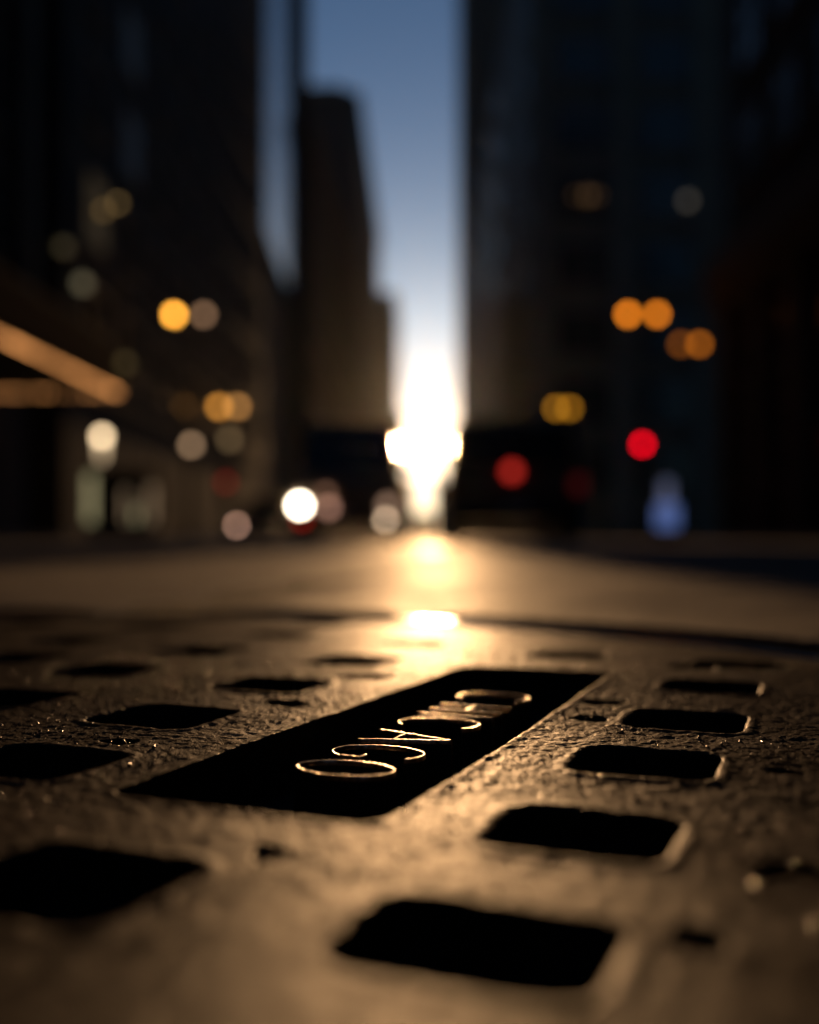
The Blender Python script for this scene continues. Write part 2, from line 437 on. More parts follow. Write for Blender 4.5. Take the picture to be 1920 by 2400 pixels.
me = bpy.data.meshes.new('glint_patch'); bm = bmesh.new()  # smooth patch added to make the bright glint on the road
ring = []
for k in range(40):
    a = 2 * math.pi * k / 40; q = 1 + .12 * math.sin(3 * a + 1) + .07 * math.sin(7 * a)
    ring.append((.03 + .055 * q * math.cos(a), 3.7 + .95 * q * math.sin(a)))
vt = [bm.verts.new((x, y, .0105)) for x, y in ring]; vb = [bm.verts.new((x * 1.02, 3.7 + (y - 3.7) * 1.02, -.004)) for x, y in ring]
bm.faces.new(vt)
for k in range(40): bm.faces.new((vb[k], vb[(k + 1) % 40], vt[(k + 1) % 40], vt[k]))
bmesh.ops.recalc_face_normals(bm, faces=bm.faces); bm.to_mesh(me); bm.free()
tag(link('glint_patch', me, M['glint_gloss']), kind='structure')

# pavements and kerbs
for sgn, nm in ((-1, 'pavement_left'), (1, 'pavement_right')):
    m = MB(); m.box(*sorted((sgn * 7.65, sgn * 13)), -30, 1200, -.3, .10); tag(m.build(nm, M['pave']), kind='structure')
    m = MB()
    for k in range(60): m.box(*sorted((sgn * 7.45, sgn * 7.645)), -20 + k * 3, -17.02 + k * 3, -.3, .105)
    m.box(*sorted((sgn * 7.45, sgn * 7.645)), 160, 1200, -.3, .105)
    tag(m.build('kerb', M['kerb']), kind='structure')

# ------------------------------------------------------------------ buildings
def window_mesh(w, h):
    f = MB(); t = .12
    f.box(-w / 2 - t, w / 2 + t, -.12, .04, h, h + t); f.box(-w / 2 - t * 1.8, w / 2 + t * 1.8, -.2, .04, -t, 0)
    f.box(-w / 2 - t, -w / 2, -.12, .04, 0, h); f.box(w / 2, w / 2 + t, -.12, .04, 0, h)
    f.box(-.04, .04, -.08, .04, 0.001, h - .001); f.box(-w / 2, -.041, -.08, .04, h * .52, h * .52 + .07); f.box(.041, w / 2, -.08, .04, h * .52, h * .52 + .07)
    p = MB(); p.box(-w / 2, w / 2, -.03, -.005, 0, h)
    return f.mesh('window_frame'), p.mesh('window_pane')

def windows(root, face, fixed, rng_a, rng_z, na, nz, w, h, lit={}, maxn=90, glass='pane'):
    """face '-x','+x' or '-y': outward normal; fixed: plane position; a: along coordinate"""
    fm, pm = window_mesh(w, h)
    fm.materials.append(M['frame']); pm.materials.append(M[glass])
    rot = {'-y': 0, '+x': R(90), '-x': R(-90)}[face]
    n = 0
    for j in range(nz):
        for i in range(na):
            if n >= maxn: return
            a = rng_a[0] + (rng_a[1] - rng_a[0]) * (i + .5) / na
            z = rng_z[0] + (rng_z[1] - rng_z[0]) * (j + .25) / nz
            f = link('window', fm, None, root)
            f.location = (a, fixed, z) if face == '-y' else (fixed, a, z)
            f.rotation_euler = (0, 0, rot)
            p = link('pane', pm, None, f)
            if (i, j) in lit:
                p.material_slots[0].link = 'OBJECT'; p.material_slots[0].material = lit[(i, j)]
            n += 1

def building(name, label, cat, x0, x1, y0, y1, z, wall, group=None, cornice=True, floors=None):
    root = thing(name, label, cat, (0, 0, 0), 0, group)
    m = MB(); m.box(x0, x1, y0, y1, -.3, z)
    for zz in (floors or []):
        m.box(x0 - .12, x1 + .12, y0 - .12, y1 + .12, zz, zz + .35)
    m.build('wall', wall, root)
    if cornice:
        m = MB(); m.box(x0 - .5, x1 + .5, y0 - .5, y1 + .5, z - .01, z + .8); m.box(x0 - .25, x1 + .25, y0 - .25, y1 + .25, z - .9, z - .012)
        m.build('cornice', wall, root)
    return root

def gw(col, s): return glow('lit_window_%s' % len(bpy.data.materials), col, s)

# left side
b = building('theatre', 'brown brick theatre with stone pilasters and the light bulb canopy on its front', 'building', -32, -13, 14, 33.5, 34, M['brick'], floors=[7.0])
for k in range(5):
    m = MB(); yy = 15 + k * 4.4
    m.box(-13, -12.45, yy - .55, yy + .55, 7.4, 32, .08); m.box(-13, -12.3, yy - .75, yy + .75, 6.2, 6.98, .05); m.build('pilaster', M['stone2'], b)
windows(b, '+x', -12.97, (15.2, 32.8), (8, 31), 4, 6, 1.6, 2.2, {(1, 1): gw((1, .6, .3), .015)})
for yy in (18, 22, 26, 30):
    m = MB(); m.box(-13.0, -12.9, yy - 1, yy + 1, .2, 2.8, .02); d = m.build('door', M['steel'], b)
    m = MB(); m.cyl((-12.82, yy, .9), (-12.82, yy, 1.6), .02); m.build('handle', M['chrome'], d)

b = building('office_tower', 'tall dark office tower beside the theatre with a few lit windows', 'building', -40, -12, 34.2, 77, 78, M['dark'], floors=[5.2, 9.6])
amb = gw((1, .62, .22), .12); amb2 = gw((1, .6, .2), .08); blu = gw((.45, .6, .9), .008); bei = gw((1, .85, .5), .06); dim = gw((.9, .6, .2), .03)
windows(b, '+x', -11.97, (35, 76), (5.5, 47), 9, 10, 2.2, 2.5, {(1, 2): blu, (1, 3): blu, (1, 4): blu, (0, 1): dim})
for px, py, mm, rr_ in ((273, 473, gw((1, .62, .22), .65), .12), (240, 490, gw((1, .6, .2), .5), .12), (190, 662, gw((1, .85, .5), .22), .2), (145, 575, gw((1, .8, .4), .10), .16)):
    y_ = 11.72 * F / (991 - px); z_ = at(px, py, y_)[2]
    m = MB(); m.cyl((-12.02, y_, z_ + .3), (-11.72, y_, z_ + .25), .03); m.cyl((-11.72, y_, z_ + .12), (-11.72, y_, z_ + .27), .1, .03); q = m.build('wall_lamp', M['steel'], b)
    m = MB(); m.ball((-11.72, y_, z_), rr_); m.build('globe', mm, q, True)
b = thing('glass_tower', 'glass clad tower reflecting blue sky beyond the dark office tower', 'building')
def foot(poly, z0, z1, nm, mm, par):
    m = MB(); lo_ = [m.bm.verts.new((x, y, z0)) for x, y in poly]; hi_ = [m.bm.verts.new((x, y, z1)) for x, y in poly]
    m.bm.faces.new(lo_[::-1]); m.bm.faces.new(hi_); n = len(poly)
    for i in range(n): m.bm.faces.new((lo_[i], lo_[(i + 1) % n], hi_[(i + 1) % n], hi_[i]))
    return m.build(nm, mm, par)
foot([(-12.0, 78.5), (-13.15, 107), (-44, 107), (-44, 78.5)], 24, 110, 'glass_cladding', M['curtain'], b)
foot([(-12.3, 78.6), (-13.4, 106.9), (-43.8, 106.9), (-43.8, 78.6)], -.3, 23.995, 'stone_base', M['dark'], b)
m = MB(); m.box(-13.9, -12.1, 107.01, 108.9, -.3, 116, .05); m.build('corner_pier', M['steel'], b)
foot([(-12.8, 79.5), (-13.9, 106), (-43, 106), (-43, 79.5)], 110.005, 112, 'roof_plant', M['steel'], b)
b = building('setback_tower', 'dark stone tower with stepped flat top left of the sky gap', 'building', -30, -12, 192, 286, 83, M['dark'])
m = MB(); m.box(-28, -13.5, 196, 250, 83.9, 86.5); m.box(-26, -15.5, 200, 235, 86.5, 89); m.build('penthouse', M['stone'], b)
windows(b, '+x', -11.97, (194, 284), (8, 80), 10, 9, 4, 4.6, {(1, 4): gw((1, .45, .1), .05), (1, 5): gw((1, .45, .1), .05), (1, 6): gw((1, .45, .1), .04), (2, 4): gw((1, .45, .1), .03)})
b = building('corner_block', 'mid height stone block with cornice between glass tower and stepped tower', 'building', -30, -12.1, 109.6, 190, 44, M['stone'])
windows(b, '+x', -12.07, (111, 188), (5, 42), 12, 7, 2.6, 3.2)
b = building('slim_tower', 'slim grey tower far down the left side of the street', 'building', -40, -12, 450, 520, 108, M['stone2'])
windows(b, '+x', -11.97, (452, 518), (10, 100), 5, 8, 6, 7, glass='dusty')
b = building('stone_hotel', 'grey stone block before the slim tower on the left', 'building', -40, -12.3, 290, 446, 58, M['stone'])
windows(b, '+x', -12.27, (292, 444), (6, 54), 12, 7, 5, 4, glass='dusty')
b = building('old_warehouse', 'farthest block on the left, beside the setting sun', 'building', -50, -12, 640, 700, 79, M['brick'])
windows(b, '+x', -11.97, (642, 698), (8, 74), 4, 7, 6, 5, glass='dusty')
b = building('low_brick_block', 'low brick block closing the left of the street end', 'building', -70, -5.5, 712, 740, 42, M['brick'])
windows(b, '-y', 711.97, (-68, -7), (5, 40), 8, 5, 4, 4.5)
# right side
b = building('pilastered_block', 'dark block with tall stone pilasters and sloping ledge line nearest on the right', 'building', 12, 36, 16, 40.6, 40, M['dark'])
for k in range(7):
    m = MB(); yy = 17 + k * 3.75
    m.box(11.5, 12, yy - .5, yy + .5, .1, 9.6, .08); m.build('pilaster', M['stone'], b)
m = MB(); m.box(11.1, 12, 15.8, 40.8, 9.62, 10.9, .1); m.box(11.35, 12, 15.8, 40.8, 8.9, 9.6); m.build('ledge', M['stone'], b)
windows(b, '-x', 11.97, (17, 39.5), (12, 38), 6, 6, 2.2, 2.6)
windows(b, '-x', 11.97, (17, 39.5), (1, 9), 6, 2, 2.0, 2.6)
b = building('loft_building', 'loft building with a grid of big dark windows facing the crossing', 'building', 10, 48, 95, 128, 64, M['stone'])
m = MB()
for k in range(6): m.box(10.2 + k * 7.4 - .8 + .6, 10.2 + k * 7.4 + .8 + .6, 94.5, 95, 0, 63)
m.build('pier', M['stone2'], b)
b2 = gw((1, .55, .2), .012); b3 = gw((.9, .85, .7), .018)
windows(b, '-y', 94.97, (11.2, 42), (3, 60), 4, 9, 5.2, 3.9, {})
for px_, mm_, r_ in ((1350, .05, .3), (1378, .09, .4), (1400, .05, .3)):
    x_, _, z_ = at(px_, 460, 94)
    m = MB(); m.cyl((x_, 94.5, z_ + .5), (x_, 94, z_ + .4), .05); q = m.build('wall_lamp', M['steel'], b)
    m = MB(); m.ball((x_, 94, z_), r_); m.build('globe', gw((1, .5, .15), mm_ * 1.6), q, True)
x_, _, z_ = at(1610, 473, 94)
m = MB(); m.cyl((x_, 94.5, z_ + .5), (x_, 94, z_ + .4), .05); q = m.build('wall_lamp', M['steel'], b)
m = MB(); m.ball((x_, 94, z_), .36); m.build('globe', gw((1, .85, .65), .2), q, True)
windows(b, '-x', 9.97, (96, 127), (3, 60), 4, 9, 4, 3.9)
b = building('long_brick_row', 'long brick row behind the loft building on the right', 'building', 11.4, 40, 130, 300, 74, M['brick'])
windows(b, '-x', 11.37, (132, 298), (4, 70), 10, 9, 8, 4.5)
b = building('black_skyscraper', 'black skyscraper whose straight edge bounds the sky on the right', 'building', 12, 48, 306, 350, 215, M['dark'], floors=[60, 120, 180])
windows(b, '-x', 11.97, (308, 348), (10, 200), 4, 20, 6, 5)
b = building('far_stone_block', 'stone block just right of the setting sun', 'building', 12, 44, 400, 560, 44, M['stone'])
windows(b, '-x', 11.97, (402, 558), (5, 40), 12, 5, 6, 4)
b = building('street_end_block', 'low block closing the right of the street end', 'building', 7.5, 60, 690, 720, 38, M['stone'])
windows(b, '-y', 689.97, (9, 58), (4, 36), 8, 4, 4, 5)
b = building('street_end_house', 'small house across the end of the street under the sun', 'building', -5.2, 7.3, 760, 780, 19, M['brick'])
windows(b, '-y', 759.97, (-5, 7), (3, 17), 3, 3, 2, 2.6)

# unseen blocks continue the street behind the camera, added to shade the canyon
for (x0, x1, y0, y1, z, mm, nm, lb) in ((-34, -13, -60, 13.5, 62, 'dark', 'side_block', 'tall dark block beside the theatre on its near side'), (12.3, 36, -60, 15.5, 70, 'brick', 'brick_block', 'tall brick block on the near side of the pilastered block'),
                                        (-34, -13, -170, -61, 90, 'stone', 'rear_tower', 'grey tower behind the viewer on the theatre side'), (12.3, 36, -170, -61, 80, 'stone', 'rear_slab', 'grey slab behind the viewer opposite the theatre'),
                                        (-60, 60, -260, -230, 90, 'dark', 'rear_closing_block', 'unseen dark block added to close off light behind the viewer')):
    b = building(nm, lb, 'building', x0, x1, y0, y1, z, M[mm])
    if y0 > -100: windows(b, '+x' if x0 < 0 else '-x', x1 + .03 if x0 < 0 else x0 - .03, (y0 + 2, y1 - 2), (4, z - 4), 8, 9, 2.2, 2.6)

# ------------------------------------------------------------------ street lamps (twin heads)
def orb(name, col, s): return glow(name, col, s)
def twin_lamp(label, x0, x1, y, z, cols, r=.15, group='twin headed street lamps'):
    xm = (x0 + x1) / 2
    side = 1 if xm > 0 else -1
    t = thing('street_lamp', label, 'street lamp', (xm, y, .1), 0, group)
    zz = z - .1
    m = MB(); m.cyl((0, 0, 0), (0, 0, .5), .16, .11); m.cyl((0, 0, .5), (0, 0, zz + .3), .085, .05); m.ball((0, 0, zz + .32), .08); m.build('pole', M['steel'], t)
    for k, (xx, c) in enumerate(((x0, cols[0]), (x1, cols[1]))):
        dx = xx - xm
        m = MB(); m.tube([(0, 0, zz + .05), (dx * .5, 0, zz + .30), (dx, 0, zz + .26)], .028); a = m.build('arm', M['steel'], t)
        m = MB(); m.cyl((dx, 0, zz + .14), (dx, 0, zz + .27), .16, .07); m.build('lamp_cap', M['steel'], a)
        m = MB(); m.ball((dx, 0, zz), r); m.build('globe', c, a, True)
    return t
AM = (1.0, .42, .045); OR = (1.0, .26, .012)
def two(p1, p2, Y): return at(*p1, Y)[0], at(*p2, Y)[0], Y, at(*p1, Y)[2]
twin_lamp('street lamp left of the road with one brilliant amber globe', *two((406, 736), (476, 736), 40), (orb('globe_bright', AM, 14), orb('globe_dim', (1, .55, .3), 1.5)), .165)
twin_lamp('street lamp right of the road with two equal orange globes', *two((1471, 738), (1539, 738), 40), (orb('globe_o1', OR, 7), orb('globe_o2', OR, 6)), .165)
twin_lamp('dim orange street lamp lower and farther right than the bright orange pair', *two((1594, 808), (1638, 808), 46), (orb('globe_o3', OR, 1.3), orb('globe_o4', OR, 2.8)), .17)
twin_lamp('small amber street lamp above the van, its globes nearly merged', *two((1303, 957), (1335, 957), 68), (orb('globe_a1', (1, .40, .02), 2.6), orb('globe_a2', (1, .40, .02), 2.4)), .24)
twin_lamp('amber street lamp past the canopy corner, one globe dimmer', *two((512, 952), (556, 952), 55), (orb('globe_a3', (1, .40, .06), 4.2), orb('globe_a4', (1, .45, .12), 2.8)), .23)

def globe_lamp(label, px, py, Y, c, r=.16, tail=None):
    x, y, z = at(px, py, Y)
    t = thing('globe_lamp', label, 'globe lamp', (x, y, .1), 0, 'single globe lamps')
    m = MB(); m.cyl((0, 0, 0), (0, 0, .35), .14, .08); m.cyl((0, 0, .35), (0, 0, z - .1 - r), .05, .035); m.build('pole', M['steel'], t)
    m = MB(); m.cyl((0, 0, z - .14 - r), (0, 0, z - .06 - r), .05, .1); m.build('collar', M['steel'], t)
    m = MB(); m.ball((0, 0, z - .1), r); m.build('globe', c, t, True)
globe_lamp('single beige globe lamp nearer the canopy, below the amber pair', 447, 1043, 38, orb('globe_b1', (1, .62, .35), 2.0))
globe_lamp('faint single globe lamp right of the beige one', 537, 1030, 44, orb('globe_b2', (1, .65, .3), .55), .2)
globe_lamp('faint low globe lamp above the canopy corner', 290, 850, 33, orb('globe_b3', (1, .7, .25), .18), .15)

# ------------------------------------------------------------------ traffic signals
def signal(label, px, py, Y, s, name='traffic_signal', r=.14, col=(1, .0, .012)):
    x, y, z = at(px, py, Y)
    t = thing(name, label, 'traffic light', (x, y, .1), 0, 'red traffic lights')
    zz = z - .1
    m = MB(); m.cyl((0, .25, 0), (0, .25, .3), .15, .1); m.cyl((0, .25, .3), (0, .25, zz + .4), .07); m.build('pole', M['steel'], t)
    m = MB(); m.box(-.19, .19, -.02, .19, zz - .95, zz + .25, .03); h = m.build('housing', M['steel'], t)
    for k, c in enumerate((glow('red_lens_%d' % s, col, s), M['plast'], M['plast'])):
        m = MB(); m.cyl((0, -.02, zz - .35 * k), (0, -.05, zz - .35 * k), r, n=24); m.build('lens', c, h)
        m = MB()
        for q in range(12):
            a0, a1 = R(15 * q), R(15 * (q + 1))
            for rr in (r + .02,):
                m.cyl((rr * math.cos(a0), -.12, zz - .35 * k + rr * math.sin(a0)), (rr * math.cos(a1), -.12, zz - .35 * k + rr * math.sin(a1)), .012, n=6)
                m.cyl((rr * math.cos(a0), -.02, zz - .35 * k + rr * math.sin(a0)), (rr * math.cos(a0), -.22, zz - .35 * k + rr * math.sin(a0)), .02, n=6)
        m.build('visor', M['steel'], h)
signal('traffic light glowing vivid red at right', 1504, 1042, 38, 9)
signal('dim dark red traffic light at left near the beige globe lamp', 529, 1130, 40, 1, col=(.6, .01, .008))

# ------------------------------------------------------------------ canopy with bulbs
bulb_mats = [glow('warm_bulb', (1, .40, .12), q) for q in (.6, 1.7, 3.2)]
bulb_mat = bulb_mats[1]
bulb_mat2 = glow('warm_bulb_end', (1, .45, .12), 2.2)
X1, YE, ZB = at(284, 925, 30)
X1 = at(284, 925, 30)[0]
t = thing('marquee', 'theatre canopy edged with rows of warm bulbs at left', 'marquee', (0, 0, 0))
m = MB(); m.box(-12.95, X1 - .05, 15, YE - .05, ZB + .1, ZB + 1.5, .04); m.build('canopy', M['steel'], t)
m = MB(); m.box(X1 - .045, X1 + .03, 15.2, YE - .2, ZB + .25, ZB + 1.35, .01); m.box(-12.8, X1 - .2, YE - .045, YE + .03, ZB + .25, ZB + 1.35, .01); m.build('fascia', M['cloth'], t)
bm_ = MB(); bm_.ball((0, 0, 0), .055, n=12); bme = bm_.mesh('bulb'); bme.materials.append(bulb_mat)
for p in bme.polygons: p.use_smooth = True
bm2 = MB(); bm2.ball((0, 0, 0), .06, n=12); bme2 = bm2.mesh('bulb_end'); bme2.materials.append(bulb_mat2)
for p in bme2.polygons: p.use_smooth = True
k = 0; yy = YE - .1
while yy > 16:
    b = link('bulb', bme, None, t); b.location = (X1 - .1, yy, ZB + .055); yy -= .30; b.material_slots[0].link = 'OBJECT'; b.material_slots[0].material = random.choice(bulb_mats[1:] + bulb_mats[1:2] * 2)
xx = X1 - .38
while xx > -12.8:
    b = link('bulb', bme2, None, t); b.location = (xx, YE - .12, ZB + .055); xx -= random.choice((.27, .29, .32)); b.material_slots[0].link = 'OBJECT'; b.material_slots[0].material = random.choice(bulb_mats[:2])
for yy in (17, 23, 29):
    m = MB(); m.tube([(-12.9, yy, ZB + 5), (X1 - .4, yy, ZB + 1.5)], .03); m.build('stay_rod', M['steel'], t)

# hanging lantern and ticket booth
x, y, z = at(236, 1022, 27)
t = thing('hanging_lantern', 'cream lantern hanging under the bulb edged canopy', 'lantern', (x, y, z))
m = MB(); m.cyl((0, 0, .2), (0, 0, ZB + .1 - z), .015); m.build('rod', M['steel'], t)
m = MB(); m.cyl((0, 0, .13), (0, 0, .22), .13, .04); m.build('cap', M['steel'], t)
m = MB(); m.ball((0, 0, 0), .13); m.build('globe', glow('lantern_cream', (1, .72, .42), 6.5), t, True)
m = MB(); m.cyl((0, 0, -.62), (0, 0, -.14), .06, .1); m.build('drop', glow('lantern_drop', (1, .72, .42), 1.2), t, True)
Y = 27.5
xa, xb, xc = at(207, 1, Y)[0], at(290, 1, Y)[0], at(352, 1, Y)[0]
t = thing('ticket_booth', 'small glazed ticket booth with glowing posts under the canopy', 'ticket booth', (0, 0, .1))
m = MB(); m.box(xa - .1, xc + .1, Y, Y + 1.1, 0, .42, .02); m.build('counter', M['dark'], t)
m = MB(); m.box(xa - .2, xc + .2, Y - .1, Y + 1.2, 1.72, 1.86, .02); m.build('roof', M['steel'], t)
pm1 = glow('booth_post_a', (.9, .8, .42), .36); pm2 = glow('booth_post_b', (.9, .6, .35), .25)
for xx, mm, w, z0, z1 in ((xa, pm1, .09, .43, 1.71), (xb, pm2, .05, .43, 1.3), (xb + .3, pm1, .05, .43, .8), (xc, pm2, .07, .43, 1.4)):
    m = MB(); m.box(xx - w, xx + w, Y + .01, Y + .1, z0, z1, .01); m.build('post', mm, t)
m = MB(); m.box(xa + .11, xc - .11, Y + .12, Y + .13, .43, 1.71); m.build('pane', M['pane'], t)
for xx in (xa, xc):
    m = MB(); m.box(xx - .05, xx + .05, Y + .95, Y + 1.05, .43, 1.71); m.build('rear_post', M['steel'], t)

# blue pillar
x, y, z = at(1562, 1222, 26)
t = thing('blue_pillar', 'stepped information pillar glowing pale blue on the right pavement', 'light pillar', (x, y, -.02))
m = MB(); m.box(-.22, .22, -.12, .12, 0, .36, .02); m.build('base', M['steel'], t)
m = MB(); m.box(-.27, .27, -.1, .1, .37, .95, .05); m.build('lower_panel', glow('blue_low', (.18, .29, .75), .42), t)
m = MB(); m.box(-.13, .11, -.08, .08, .96, 1.55, .05); m.build('upper_panel', glow('blue_up', (.34, .38, .65), .26), t)
m = MB(); m.box(-.05, .05, -.05, .05, 1.56, 1.72, .02); m.build('cap', M['steel'], t)

# glowing panel added for a sun glint on a far left facade
x, y, z = at(892, 1035, 300)
t = thing('glint_panel', 'pale glowing panel standing in for a sun glint on a far left facade', 'glint panel', (x, y, z))
m = MB(); m.box(-1.2, 1.2, -.2, .2, -1.6, 1.6, .2); m.build('panel', glow('glint_cream', (1, .62, .3), 1.3), t)
m = MB(); m.box(-1.4, -1.21, -.3, .3, -2, 2); m.box(-2.1, -1.41, -.1, .1, 1, 1.2); m.build('bracket', M['steel'], t)

# ------------------------------------------------------------------ vehicles
def wheel(parent, x, y, r=.35, w=.24):
    m = MB(); m.cyl((x - w / 2, y, r), (x + w / 2, y, r), r, n=32); t = m.build('wheel', M['rubber'], parent)
    sx = 1 if x > 0 else -1
    m = MB(); m.cyl((x + sx * (w / 2), y, r), (x + sx * (w / 2 + .015), y, r), r * .62, n=24)
    for k in range(5):
        a = k * 2 * math.pi / 5
        m.cyl((x + sx * (w / 2 + .02), y, r), (x + sx * (w / 2 + .02), y + math.cos(a) * r * .58, r + math.sin(a) * r * .58), .03, n=6)
    m.build('rim', M['alloy'], t)

def vehicle(name, label, cat, loc, rz, Lh, Wd, Ht, paint, heads, tails, fogs=None, van=False, centre=None, group='vehicles on the road'):
    """front at local -y; length Lh, width Wd, height Ht"""
    t = thing(name, label, cat, loc, rz, group)
    w = Wd / 2; f = -Lh / 2; bk = Lh / 2; belt = Ht * .56
    hood = belt - .02
    body = [(f + .05, .32), (f, .45), (f + .02, .72), (f + .12, hood - .12), (f + .45, hood - .03), (f + Lh * .27, hood + .04), (bk - .05, belt + .05), (bk, belt - .08), (bk, .5), (bk - .06, .32)]
    m = MB(); m.prism(body, -w, w, lambda z: .03 if z > belt - .1 else (.05 if z < .4 else 0))
    bmesh.ops.bevel(m.bm, geom=[e for e in m.bm.edges], offset=.045, segments=3, profile=.6, affect='EDGES')
    o = m.build('body', paint, t); smooth_by_angle(o, 35)
    c0 = f + Lh * (.17 if van else .26); c1 = f + Lh * (.30 if van else .42); c2 = bk - (.10 if van else .35); c3 = bk - .02
    cab = [(c0, belt + .0), (c1, Ht - .05), (c1 + .3, Ht), (c2 - .2, Ht), (c2, Ht - .04), (c3, belt + .0)]
    sh = lambda z: .04 + (z - belt) / (Ht - belt) * (.10 if van else .18)
    m = MB(); m.prism(cab, -w, w, sh)
    bmesh.ops.bevel(m.bm, geom=[e for e in m.bm.edges], offset=.04, segments=3, profile=.6, affect='EDGES')
    o = m.build('cabin', paint, t); smooth_by_angle(o, 35)
    def quad(pts, nm, mm):
        q = MB(); vs = [q.bm.verts.new(p) for p in pts]; fc = q.bm.faces.new(vs)
        r = bmesh.ops.extrude_face_region(q.bm, geom=[fc]); n = fc.normal.copy() if fc.normal.length else Vector((0, -1, 0))
        q.bm.normal_update(); n = fc.normal
        for v in [g for g in r['geom'] if isinstance(g, bmesh.types.BMVert)]: v.co += n * .012
        q.build(nm, mm, t)
    b0, t0 = belt + .07, Ht - .10
    def yl(z, a, b): return a + (b - a) * (z - belt) / (Ht - .05 - belt)
    quad([(-w + sh(b0) + .10, yl(b0, c0, c1) - .012, b0), (w - sh(b0) - .10, yl(b0, c0, c1) - .012, b0), (w - sh(t0) - .08, yl(t0, c0, c1) - .012, t0), (-w + sh(t0) + .08, yl(t0, c0, c1) - .012, t0)], 'windscreen', M['pane'])
    quad([(w - sh(b0) - .12, yl(b0, c3, c2) + .012, b0), (-w + sh(b0) + .12, yl(b0, c3, c2) + .012, b0), (-w + sh(t0) + .10, yl(t0, c3, c2) + .012, t0), (w - sh(t0) - .10, yl(t0, c3, c2) + .012, t0)], 'rear_window', M['pane'])
    for s in (-1, 1):
        mid = (c1 + c2) / 2 + .1
        for ya, yb, za, zb in ((c0 + .28, mid - .05, c1 + .08, mid - .05), (mid + .05, c3 - .22, mid + .05, c2 - .1)):
            P = [(s * (w - sh(b0) + .008), ya, b0), (s * (w - sh(b0) + .008), yb, b0), (s * (w - sh(t0) + .008), zb, t0), (s * (w - sh(t0) + .008), za, t0)]
            quad(P if s > 0 else P[::-1], 'side_window', M['pane'])
        m = MB(); m.box(*sorted((s * (w - .02), s * (w + .16))), c0 + .25, c0 + .36, belt + .02, belt + .18, .03); m.build('wing_mirror', paint, t)
        wheel(t, s * (w - .13), f + Lh * .19); wheel(t, s * (w - .13), bk - Lh * .2)
    m = MB(); m.box(-w + .04, w - .04, f - .06, f + .1, .30, .56, .05); m.build('front_bumper', M['plast'], t)
    m = MB(); m.box(-w + .04, w - .04, bk - .1, bk + .06, .32, .58, .05); m.build('rear_bumper', M['plast'], t)
    m = MB()
    for k in range(5): m.box(-.42, .42, f - .03, f + .06, .60 + k * .045, .62 + k * .045)
    m.build('grille', M['chrome'], t)
    for i, s in enumerate((-1, 1)):
        m = MB(); m.cyl((s * (w - .24), f - .02, .66), (s * (w - .24), f + .12, .66), .10, n=20); m.build('headlight', heads[i], t)
        m = MB(); m.box(*sorted((s * (w - .2), s * (w - .02))), bk - .08, bk + .025, .72, .94, .02); m.build('tail_light', tails[i], t)
        m = MB(); m.cyl((s * (w - .28), f - .075, .40), (s * (w - .28), f + .04, .40), .06, n=16); m.build('fog_light', (fogs or (M['lensoff'],) * 2)[i], t)
    if centre:
        cxx, czz, cm, cr = centre
        m = MB(); m.cyl((cxx, bk - .03, czz), (cxx, bk + .035, czz), cr, n=24); m.build('brake_light', cm, t)
    m = MB(); m.box(-.16, .16, bk + .06, bk + .07, .42, .52); m.build('licence_plate', M['platew'], t)
    m = MB(); m.box(-.16, .16, f - .08, f - .065, .42, .52); m.build('licence_plate', M['platew'], t)
    return t

HB = glow('headlight_bright', (1, .86, .66), 28)
FG = glow('fog_beige', (1, .70, .45), 6)
FG2 = glow('fog_red', (.8, .04, .02), 1.5)
vehicle('oncoming_van', 'oncoming high roofed van with one brilliant white headlight', 'van', (-1.41, 20.6, 0), 0, 4.6, 2.06, 2.35, M['tan'],
        (HB, glow('headlight_weak', (1, .6, .4), .8)), (M['redoff'],) * 2, (FG2, FG), van=True)
BR = glow('brake_red', (.9, .04, .025), 1.3); BD = glow('tail_dim', (.5, .02, .01), .08)
vehicle('van', 'shaded van seen from behind right of the sun with a round red brake light', 'van', (1.33, 17.0, 0), R(180), 4.8, 2.0, 1.78, M['rust'],
        (M['lensoff'],) * 2, (BD, M['redoff']), van=True, centre=(.06, 1.02, BR, .085))
HP = glow('headlight_pink', (1, .55, .38), 7)
HD = glow('headlight_dim', (1, .5, .35), 1.4)
vehicle('parked_car', 'parked car at the left kerb with one pinkish headlight lit', 'car', (-8.2 + .66 + 1.45, 46, 0), 0, 4.4, 1.8, 1.45, M['carp2'],
        (M['lensoff'],) * 2, (M['redoff'],) * 2)
C.objects[-1]
pk = [o for o in bpy.data.objects if o.name == 'parked_car'][0]
pk.location.x = at(554, 1233, 43.8)[0] + (.9 - .24)
hl = [o for o in bpy.data.objects if o.parent == pk and o.name.startswith('headlight')]
hl[0].material_slots[0].material = HP
TR = glow('tail_red', (.7, .02, .01), 2.2)
vehicle('delivery_van', 'delivery van farther off with one red tail light', 'van', (at(579, 1208, 48)[0] + .85, 51, 0), R(180), 5.0, 2.0, 2.1, M['carp'],
        (M['lensoff'],) * 2, (M['redoff'], TR), van=True)
ov = [o for o in bpy.data.objects if o.name == 'oncoming_van'][0]
m = MB(); m.cyl((-.27, -2.40, .62), (-.27, -2.28, .62), .085, n=20); m.build('marker_light', HD, ov)
m = MB(); m.cyl((-.33, -2.34, .86), (-.33, -2.24, .86), .07, n=20); m.build('marker_light', glow('marker_dim', (1, .5, .3), .7), ov)

